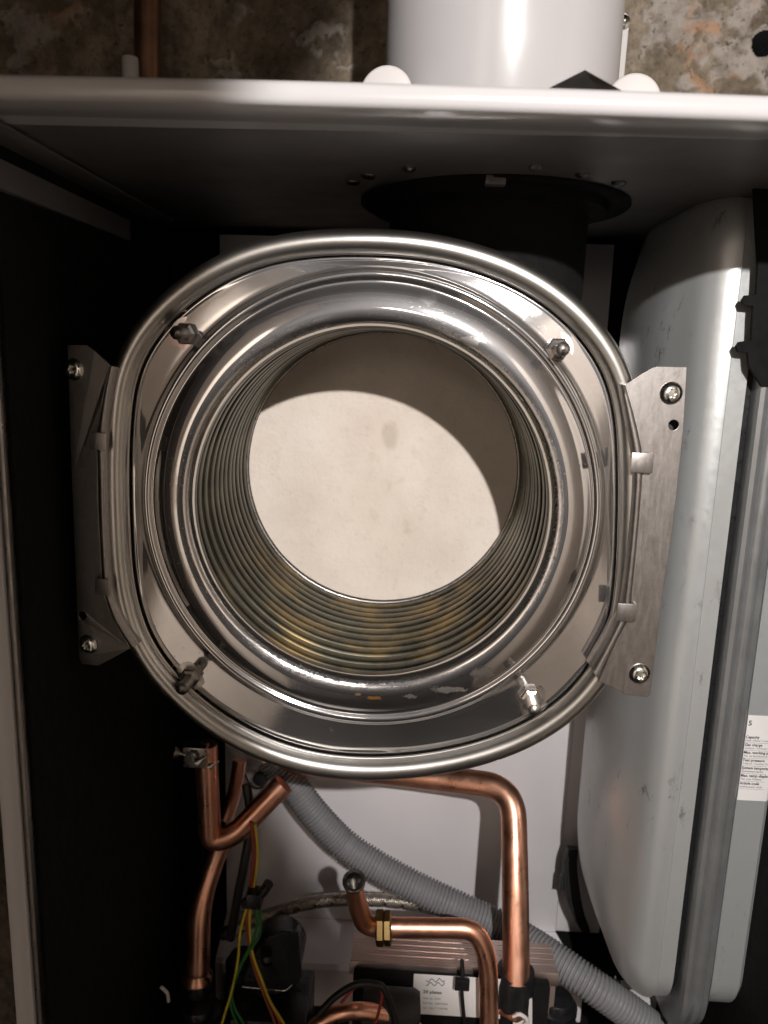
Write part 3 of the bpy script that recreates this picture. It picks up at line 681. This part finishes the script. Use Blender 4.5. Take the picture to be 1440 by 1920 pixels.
def vessel_clips():
    Y = .503
    lo = XZ([(1412, 330), (1470, 330), (1470, 725), (1428, 725), (1404, 686), (1402, 662), (1384, 660), (1380, 650), (1386, 641), (1409, 638), (1412, 574), (1394, 572), (1391, 563), (1397, 554), (1418, 552), (1421, 500)], Y)
    tag(plate('hooked_plate', [lo], Y, .003, M['foam'], None, .0006, (P(1440, 520, Y))), 'black hooked plate before the top of the vessel at the right edge', 'bracket')  # flat near-black plate cut to a hooked outline
    # soft rubber clip at the lower left of the vessel
    Yc = .665; q = [P(1072, 1590, Yc), P(1066, 1625, Yc), P(1070, 1672, Yc), P(1080, 1712, Yc), P(1096, 1745, Yc)]
    pth = catmull(q, 8); n = len(pth)
    t = thing('rubber_strap', q[-1], 'black rubber strap clipped at the lower left of the vessel', 'strap')
    vs = []; fs = []
    for i, p in enumerate(pth):
        w_ = .0055+.0035*math.sin(PI*min(1, (i+1)/n))
        for (dx, dy) in ((-w_*.7, 0), (-w_*.55, -.003), (w_*.2, -.0035), (w_, -.001), (w_, .004), (-w_*.7, .004)): vs.append(p+Vector((dx, dy, 0)))
    fs = [[i*6+j, i*6+(j+1) % 6, (i+1)*6+(j+1) % 6, (i+1)*6+j] for i in range(n-1) for j in range(6)]+[list(range(6)), [(n-1)*6+j for j in range(6)]]
    sharp(mo('strap', vs, fs, M['rubber'], t), 60)
    tube('rib', [p+Vector((-.002, -.0042, 0)) for p in pth[3:-4]], .0012, M['rubber'], t, 8)
    a = P(1058, 1655, Yc); box('catch', a.x-.004, a.x+.003, Yc-.001, Yc+.004, a.z-.008, a.z+.008, M['rubber'], t, .001)
vessel_clips()

# ================================================================== pipes and hoses
def pipe(name, pts, r, m, label, cat='pipe', rad=.02, seg=28, group=None):
    t = thing(name, pts[0], label, cat, group); pth = rounded(pts, rad, 12)
    return t, tube('bent_tube', pth, r, m, t, seg)
def pipe_a():
    Y = .60
    pts = [P(500, 1425, .655), P(800, 1456, .635), P(962, 1477, .61), P(966, 1640, .572), P(968, 1842, .537)]
    t, b = pipe('copper_pipe', pts, .0110, M['copper'], 'thick copper pipe bending down on the right beside the vessel', rad=.026)
    c = P(968, 1832, .539); ax = Vector((0, 0, -1))
    lathe('flared_nut', c, ax, [(.0100, 0), (.0112, .001), (.0118, .005), (.0095, .012), (.0118, .019), (.0150, .026), (.0150, .029), (.0100, .029)], M['copper'], t, 6)
    lathe('socket_collar', c+Vector((0, .004, .004)), ax, [(.0102, 0), (.0150, .001), (.0165, .010), (.0165, .03), (.010, .03)], M['black'], t, 32)
    q = P(980, 1900, .530)
    o = plate('tag_plate', [XZ([(962, 1874), (998, 1874), (998, 1960), (962, 1960)], .530), circ((P(981, 1898, .530).x, P(981, 1898, .530).z), .0022, 16)], .530, .0015, M['whitepl'], None, .0002, q)
    tag(o, 'cream plastic tab with a round hole under the thick copper pipe', 'tab')
    w_ = [P(962, 1906, .527), P(975, 1902, .526), P(988, 1912, .526), P(984, 1922, .527), P(968, 1934, .527)]
    tag(tube('white_cord', catmull(w_, 8), .0016, M['whitepl'], seg=10), 'scrap of white cord hanging over the cream plastic tab', 'cord')
pipe_a()
def pipe_b():
    pts = [P(664, 1655, .497), P(668, 1688, .512), P(684, 1736, .525), P(735, 1739, .528), P(893, 1741, .527), P(915, 1800, .524), P(918, 1990, .520)]
    t = thing('copper_pipe', pts[0], 'open-ended copper pipe with a brass nut, bending down over the plate exchanger', 'pipe')
    pth = rounded(pts, .020, 12); n0 = 5
    tube('bent_tube', pth, lambda i: .0066+.0010*min(1, i/10), M['copper'], t, 28, caps=False)
    d = (pth[0]-pth[1]).normalized()
    lathe('open_end', pth[0], d, [(.0066, -.001), (.0076, -.0004), (.0084, .001), (.0084, .0032), (.0078, .0038), (.0060, .0036), (.0054, .002), (.0054, -.012), (0, -.012)], M['darksteel'], t, 40)
    c = P(706, 1740, .5265); hp = [(.0068, 0), (.0124, .0006), (.0134, .002), (.0134, .0062), (.0116, .0070), (.0128, .0076), (.0128, .0118), (.0112, .0130), (.0068, .0130)]
    lathe('hex_nut', c-Vector((.001, 0, 0)), (1, 0, .06), hp, M['brass'], t, 6, ang=20)
pipe_b()
def pipe_c():
    t, b = pipe('copper_pipe', [P(386, 1395, .60), P(394, 1578, .60), P(440, 1566, .605), P(532, 1470, .62)], .0098, M['copper'], 'copper pipe bent into a V hanging from the clamp at the left', rad=.018)
    t2 = thing('copper_pipe', P(418, 1588, .632), 'copper pipe slanting down behind the V bend to its flared foot', 'pipe')
    pth = rounded([P(424, 1560, .64), P(404, 1610, .632), P(374, 1700, .612), P(371, 1836, .60)], .03, 12)
    n = len(pth); tube('bent_tube', pth, lambda i: .0088 if i < 14 else (.0106 if i > 24 else .0088+.0018*(i-14)/10), M['copper'], t2, 28)
    c = P(370, 1822, .60); lathe('flare_ring', c, (0, 0, -1), [(.0106, -.002), (.0112, 0), (.0136, .004), (.0142, .006), (.0132, .008), (.0100, .007)], M['copper'], t2, 40)
    lathe('black_socket', c+Vector((0, 0, -.008)), (0, 0, -1), [(.0088, 0), (.0125, .0005), (.0140, .006), (.0140, .03), (.010, .031)], M['black'], t2, 32)
    t3 = thing('copper_pipe', P(434, 1520, .655), 'short dark copper pipe end standing behind the V bend', 'pipe')
    tube('bent_tube', rounded([P(450, 1425, .66), P(442, 1480, .655), P(424, 1535, .65)], .03, 8), .0066, M['copper'], t3, 24)
    # clamp with wing screws on the V pipe
    t4 = thing('pipe_clamp', P(370, 1422, .585), 'small grey metal clamp with two screws gripping the V shaped copper pipe', 'clamp')
    Y = .585; a = P(343, 1402, Y); b = P(386, 1441, Y); box('clamp_block', a.x, b.x, Y, Y+.012, b.z, a.z, M['steel'], t4, .0008)
    c = P(364, 1415, Y); lathe('socket_hole', c, (0, -1, 0), [(.0022, -.001), (.0022, .0016), (.0044, .0018), (.0050, .0010), (.005, -.001)], M['darksteel'], t4, 6)
    for (px, py, s) in ((327, 1411, 1), (371, 1429, .8), (394, 1437, .6)):
        c = P(px, py, Y-.002); d = (P(343, 1414, Y)-c).normalized() if px < 340 else Vector((.5, 0, .35)).normalized()
        lathe('wing_screw', c, d, [(0, -.001), (.0050*s, -.0006), (.0040*s, .002), (.0016*s, .005), (.0015*s, .009), (0, .009)], M['steel'], t4, 20)
    # loop at the bottom edge
    tag(tube('copper_loop', catmull([P(560, 2200, .49), P(575, 1970, .495), P(610, 1912, .50), P(660, 1896, .50), P(715, 1900, .505), P(765, 1922, .51), P(790, 1970, .515), P(800, 2200, .52)], 10), .0062, M['copper'], seg=24), 'copper pipe arching just above the bottom edge of the photograph', 'pipe')
pipe_c()
def corrugated():
    ctr = [(505, 1420), (545, 1466), (585, 1520), (640, 1578), (700, 1620), (780, 1664), (880, 1711), (960, 1748), (1040, 1798), (1110, 1848), (1180, 1897), (1250, 1952)]
    Ys = [.655, .65, .645, .64, .632, .622, .612, .602, .578, .560, .552, .546]; pth = catmull([P(a, b, y) for (a, b), y in zip(ctr, Ys)], 12)
    pth = resample(pth, .00042); n = len(pth); pitch = .0034
    s = [0]
    for i in range(1, n): s.append(s[-1]+(pth[i]-pth[i-1]).length)
    def rad(i):
        ph = (s[i]/pitch) % 1; f = math.sin(PI*min(1, ph/.74)) if ph < .74 else 0
        return .0118+.0024*f**.4
    o = tube('corrugated_hose', pth, rad, M['hose'], seg=28)
    for e in o.data.edges: e.use_edge_sharp = False
    tag(o, 'grey ribbed plastic drain hose running diagonally down to the right behind the copper pipes', 'hose')
corrugated()
def braided():
    t = NT('braided_steel'); wv = t.n('ShaderNodeTexWave'); t.l(t.map((1, 1, 1)), wv.inputs['Vector'])
    t.set(col=(.42, .38, .33), metal=.9, rough=.38); m = t.m
    pth = resample(catmull([P(425, 1752, .655), P(500, 1716, .645), P(575, 1694, .64), P(650, 1686, .64), (P(740, 1690, .64)), P(830, 1706, .64), P(930, 1745, .64)], 12), .0011)
    th = thing('braided_hose', pth[0], 'steel braided flexible hose curving across behind the open copper pipe', 'hose')
    tube('core', pth, .0046, M['darksteel'], th, 16)
    T = [(pth[min(i+1, len(pth)-1)]-pth[max(0, i-1)]).normalized() for i in range(len(pth))]
    parts = []
    for hnd in (1, -1):
        for k in range(6):
            pp = []
            for i, p in enumerate(pth):
                u = T[i].cross(Vector((0, 1, 0))).normalized(); v = T[i].cross(u); a = hnd*i*.42+2*PI*k/8
                rr = .0052+.0004*math.cos(i*.42*6+k*PI)*hnd
                pp.append(p+(u*math.cos(a)+v*math.sin(a))*rr)
            parts.append(tube_vf(pp, .0010, 5))
    vs, fs = join(parts); o = mo('braid_wires', vs, fs, m, th); o['kind'] = 'stuff'
    lathe('ferrule', P(436, 1745, .652), (1, 0, .45), [(.0046, -.012), (.0062, -.011), (.0064, .0), (.0058, .002), (.0046, .002)], M['steel'], th, 24)
braided()
def chrome_elbow():
    t = thing('braided_hose', P(1130, 1830, .60), 'short braided hose end with a chrome ferrule under the vessel foot', 'hose')
    pth = [P(1060, 1790, .62), P(1118, 1826, .61), P(1180, 1862, .60)]
    tube('core', resample(pth, .002), lambda i: .0054+.0005*(i % 2), M['darksteel'], t, 20)
    d = (pth[2]-pth[1]).normalized(); lathe('ferrule', P(1148, 1842, .605), d, [(.0055, 0), (.0072, .0005), (.0072, .004), (.0064, .005), (.0064, .010), (.0076, .011), (.0076, .014), (.005, .0145)], M['zinc'], t, 32)
chrome_elbow()
# ================================================================== plate exchanger and parts at the bottom
def plate_exchanger():
    Yf = .545; zt = P(800, 1812, Yf).z; x0 = P(655, 1800, Yf).x; x1 = P(1048, 1830, Yf).x; yb = .579; zb = zt-.12
    t = thing('plate_heat_exchanger', ((x0+x1)/2, Yf, zb), 'stainless plate heat exchanger block with a white printed label on its black front', 'heat exchanger')
    m = plain('warm_stainless', (.82, .68, .63), .40, 1, .06, 30, .15)
    for i in range(10):
        y = Yf+.004+i*(yb-Yf-.004)/10
        box('pressed_plate', x0+.001, x1-.001, y, y+(yb-Yf-.004)/10-.00025, zb, zt-.0002*(i % 2), m, t, .0003)
    box('end_plate', x0, x1, Yf, Yf+.0035, zt-.012, zt+.0008, m, t, .001)
    ins = box('insulation_cover', x0+.004, x1-.008, Yf-.010, Yf-.0002, zb, zt-.004, M['foam'], t, .002)
    a = P(776, 1826, Yf-.0104); b = P(902, 1900, Yf-.0104); b = Vector((P(938, 1900, Yf-.0104).x, 0, P(800, 1902, Yf-.0104).z))
    lo = [(a.x, b.z), (b.x, b.z), (b.x, a.z), (a.x, a.z)]; y = Yf-.0104
    plate('label', [lo], y, .0003, M['paper'], ins, .00005)
    def tx(px, py, s, body, ink, bold):
        q = P(px, py, y-.0002); text('printing', body, (q.x, y-.0002, q.z), s, M[ink], ins, bold)
    tx(793, 1862, .0042, '20 plates', 'ink', True)
    tx(793, 1873, .0027, 'Item id. 3527', 'greyink', False); tx(793, 1882, .0027, 'Ref No. 32870284', 'greyink', False); tx(793, 1891, .0027, 'Ser. No T 718998', 'greyink', False)
    for j, yy in enumerate((1838, 1845)):
        pts = [P(799+i*1.4, yy+3.2*math.sin(i*.62+j)*(1 if i % 8 else .6), y-.0004) for i in range(26)]
        tube('wave_mark', pts, .00035, M['greyink'], ins, 6)
plate_exchanger()
def strap_over_label():
    # dark clip post standing in front of the label
    Y = .525; a = P(853, 1838, Y); b = P(880, 1860, Y)
    t = thing('cable_clip', P(870, 1850, Y), 'small black clip hanging before the plate exchanger label', 'clip')
    box('clip_body', a.x, b.x, Y, Y+.004, b.z, a.z, M['black'], t, .001)
    tube('clip_stem', catmull([P(866, 1800, Y+.006), P(868, 1838, Y+.003), P(866, 1862, Y+.003), P(872, 1930, Y+.004)], 6), .0016, M['black'], t, 10)
strap_over_label()
def pump():
    Y = .57; c = P(512, 1830, Y)
    t = thing('pump', c, 'glossy black pump with a slotted plate at the bottom left', 'pump')
    lathe('motor_housing', c+Vector((0, .05, 0)), (0, -1, 0), [(0, 0), (.020, 0), (.0225, .004), (.0225, .05), (.0215, .053), (.017, .0545), (.0165, .052), (0, .052)], M['black'], t, 64)
    lo = XZ([(500, 1760), (530, 1748), (560, 1752), (566, 1830), (554, 1850), (462, 1848), (455, 1838), (470, 1800)], Y-.008)
    sl = [(P(502, 1780, Y).x+.0045*math.cos(a), P(502, 1780, Y).z+.0045*math.sin(a)+(.006 if math.sin(a) > 0 else -.006)) for a in [2*PI*i/24 for i in range(24)]]
    plate('slotted_plate', [lo, sl], Y-.008, .003, M['black'], t, .0006)
    tube('wire_bail', rounded([P(455, 1850, Y-.011), P(535, 1858, Y-.011), P(548, 1846, Y-.011)], .003, 5), .0008, M['zinc'], t, 8)
    box('terminal_box', P(440, 1880, Y).x, P(580, 1880, Y).x, Y-.02, Y+.04, P(500, 2010, Y).z, P(500, 1880, Y).z, M['black'], t, .003)
pump()
def valve_body(label, px, py, Y, r, h):
    c = P(px, py, Y); t = thing('valve', c, label, 'valve')
    lathe('cap', c, (0, 0, -1), [(0, 0), (r*.72, 0), (r*.78, .0015), (r*.78, .007), (r, .008), (r, .013), (r*.86, .0145), (r*.86, .020), (r, .021), (r, .028), (r*.86, .030), (r*.86, .036)], M['black'], t, 40)
    lathe('base', c, (0, 0, -1), [(r*.8, .036), (r*1.1, .038), (r*1.1, h), (0, h)], M['black'], t, 8)
valve_body('ribbed black valve cap beside the thick copper pipe, under the grey hose', 1044, 1868, .56, .0175, .09)
valve_body('black valve cap under the flared foot of the left copper pipe', 372, 1880, .585, .020, .09)
valve_body('black valve cap half hidden behind the bundle of coloured wires', 455, 1790, .63, .0165, .10)
def small_black():
    Y = .515; c = P(752, 1893, Y)
    tag(lathe('round_bumper', c+Vector((0, 0, 0)), (1, 0, 0), [(0, -.030), (.014, -.030), (.0155, -.026), (.0155, .010), (.013, .0145), (0, .0155)], M['rubber'], None, 40), 'black rubber cylinder lying in front of the plate exchanger label', 'bumper')
small_black()
def connector():
    Y = .575; a = P(1175, 1872, Y); b = P(1222, 1960, Y)
    t = thing('terminal_housing', a, 'white plastic housing in the bottom right corner under the vessel foot', 'housing')
    box('shell', a.x, b.x, Y, Y+.02, b.z, a.z, M['whitepl'], t, .001)
    q = P(1192, 1890, Y); lathe('screw', q, (0, -1, 0), [(.004, 0), (.0036, .0016), (.0018, .002), (0, .0012)], M['zinc'], t, 20)
    for i in range(3):
        z = P(1200, 1905+i*9, Y).z; box('rib', a.x+.001, b.x-.006, Y-.0008, Y+.0002, z-.0006, z+.0006, M['whitepl'], t, .0002)
connector()
# ================================================================== wiring
def wires():
    W = [('red_wire', 'red', [(470, 1540), (474, 1580), (472, 1640), (468, 1680), (465, 1720), (470, 1770), (482, 1820), (502, 1870), (530, 1930), (580, 2060)], 'red wire of the loom, running down through the black clip'),
         ('brown_wire', 'brown', [(474, 1542), (480, 1590), (477, 1640), (470, 1682), (462, 1722), (466, 1768), (477, 1818), (496, 1868), (520, 1930), (565, 2060)], 'brown wire curving beside the red one in the loom'),
         ('orange_wire', 'yellow', [(478, 1545), (483, 1600), (478, 1650), (471, 1690), (468, 1740), (474, 1790), (490, 1835), (508, 1880), (540, 1935), (590, 2060)], 'thin orange yellow wire following the red wire to the right'),
         ('yellow_wire', 'yellow', [(470, 1685), (460, 1710), (450, 1750), (446, 1800), (434, 1860), (414, 1930), (390, 2060)], 'yellow wire with black print, leaving the loom to the left'),
         ('green_wire', 'green', [(482, 1690), (488, 1720), (486, 1755), (466, 1785), (447, 1820), (436, 1860), (440, 1890), (462, 1930), (520, 2050)], 'green wire looping left and back under the black clip'),
         ('green_wire', 'green', [(476, 1690), (482, 1730), (474, 1765), (458, 1795), (444, 1830), (432, 1862), (434, 1892), (450, 1930), (505, 2050)], 'second green wire, closest to the yellow printed one')]
    for nm, m, pts, lab in W:
        o = tube(nm, catmull([P(a, b, .545+.0004*i) for i, (a, b) in enumerate(pts)], 10), .00115, M[m], seg=10)
        tag(o, lab, 'wire', 'wires of the loom')
        if nm == 'yellow_wire':
            pass
    tag(tube('black_cable', catmull([P(462, 1470, .63), P(470, 1540, .62), P(458, 1620, .61), P(446, 1680, .61), P(432, 1760, .61)], 10), .0042, M['cable'], seg=16), 'thick black cable hanging down behind the coloured wires', 'cable')
    Y = .541; t = thing('wire_clip', P(470, 1685, Y), 'black clip holding the coloured wires together', 'clip')
    a = P(462, 1670, Y); b = P(492, 1700, Y); box('clip_body', a.x, b.x, Y-.005, Y+.008, b.z, a.z, M['black'], t, .002)
    tube('clip_arm', [P(482, 1682, Y), P(494, 1672, Y), P(504, 1656, Y)], .0042, M['black'], t, 10)
    tube('clip_tail', [P(462, 1686, Y), P(456, 1690, Y), P(460, 1700, Y)], .0025, M['black'], t, 10)
    # thin wires at the bottom middle
    for pts, m, lab, r in (([(598, 1900), (630, 1868), (668, 1846), (706, 1846), (722, 1858), (738, 1900), (744, 1940)], 'cable', 'black thin cable arching over the bottom copper loop', .0026),
                        ([(640, 1880), (668, 1850), (700, 1843), (716, 1860), (712, 1890), (700, 1930)], 'red', 'dark red thin wire arching inside the black cable', .0011)):
        tag(tube('thin_cable', catmull([P(a, b, .48) for a, b in pts], 10), r, M[m], seg=10), lab, 'cable')
    tag(tube('white_cord', catmull([P(301, 1850, .56), P(308, 1856, .56), P(314, 1864, .56), P(316, 1878, .56)], 6), .0015, M['whitepl'], seg=10), 'short white cord end lying in the dark at the bottom left', 'cord')
    tag(tube('sensor_wire', catmull([P(455, 1438, .66), P(468, 1470, .66), P(486, 1478, .66), P(498, 1466, .66), P(506, 1450, .66)], 8), .0010, M['cable'], seg=8), 'thin dark wire sagging behind the top of the corrugated hose', 'wire')
    lathe_o = lathe('grommet', P(490, 1455, .655), (0, -1, 0), [(0, 0), (.006, 0), (.0068, .002), (.0068, .006), (.005, .008), (0, .0078)], M['rubber'], None, 28)
    tag(lathe_o, 'black round grommet just under the rim beside the hose top', 'grommet')
wires()
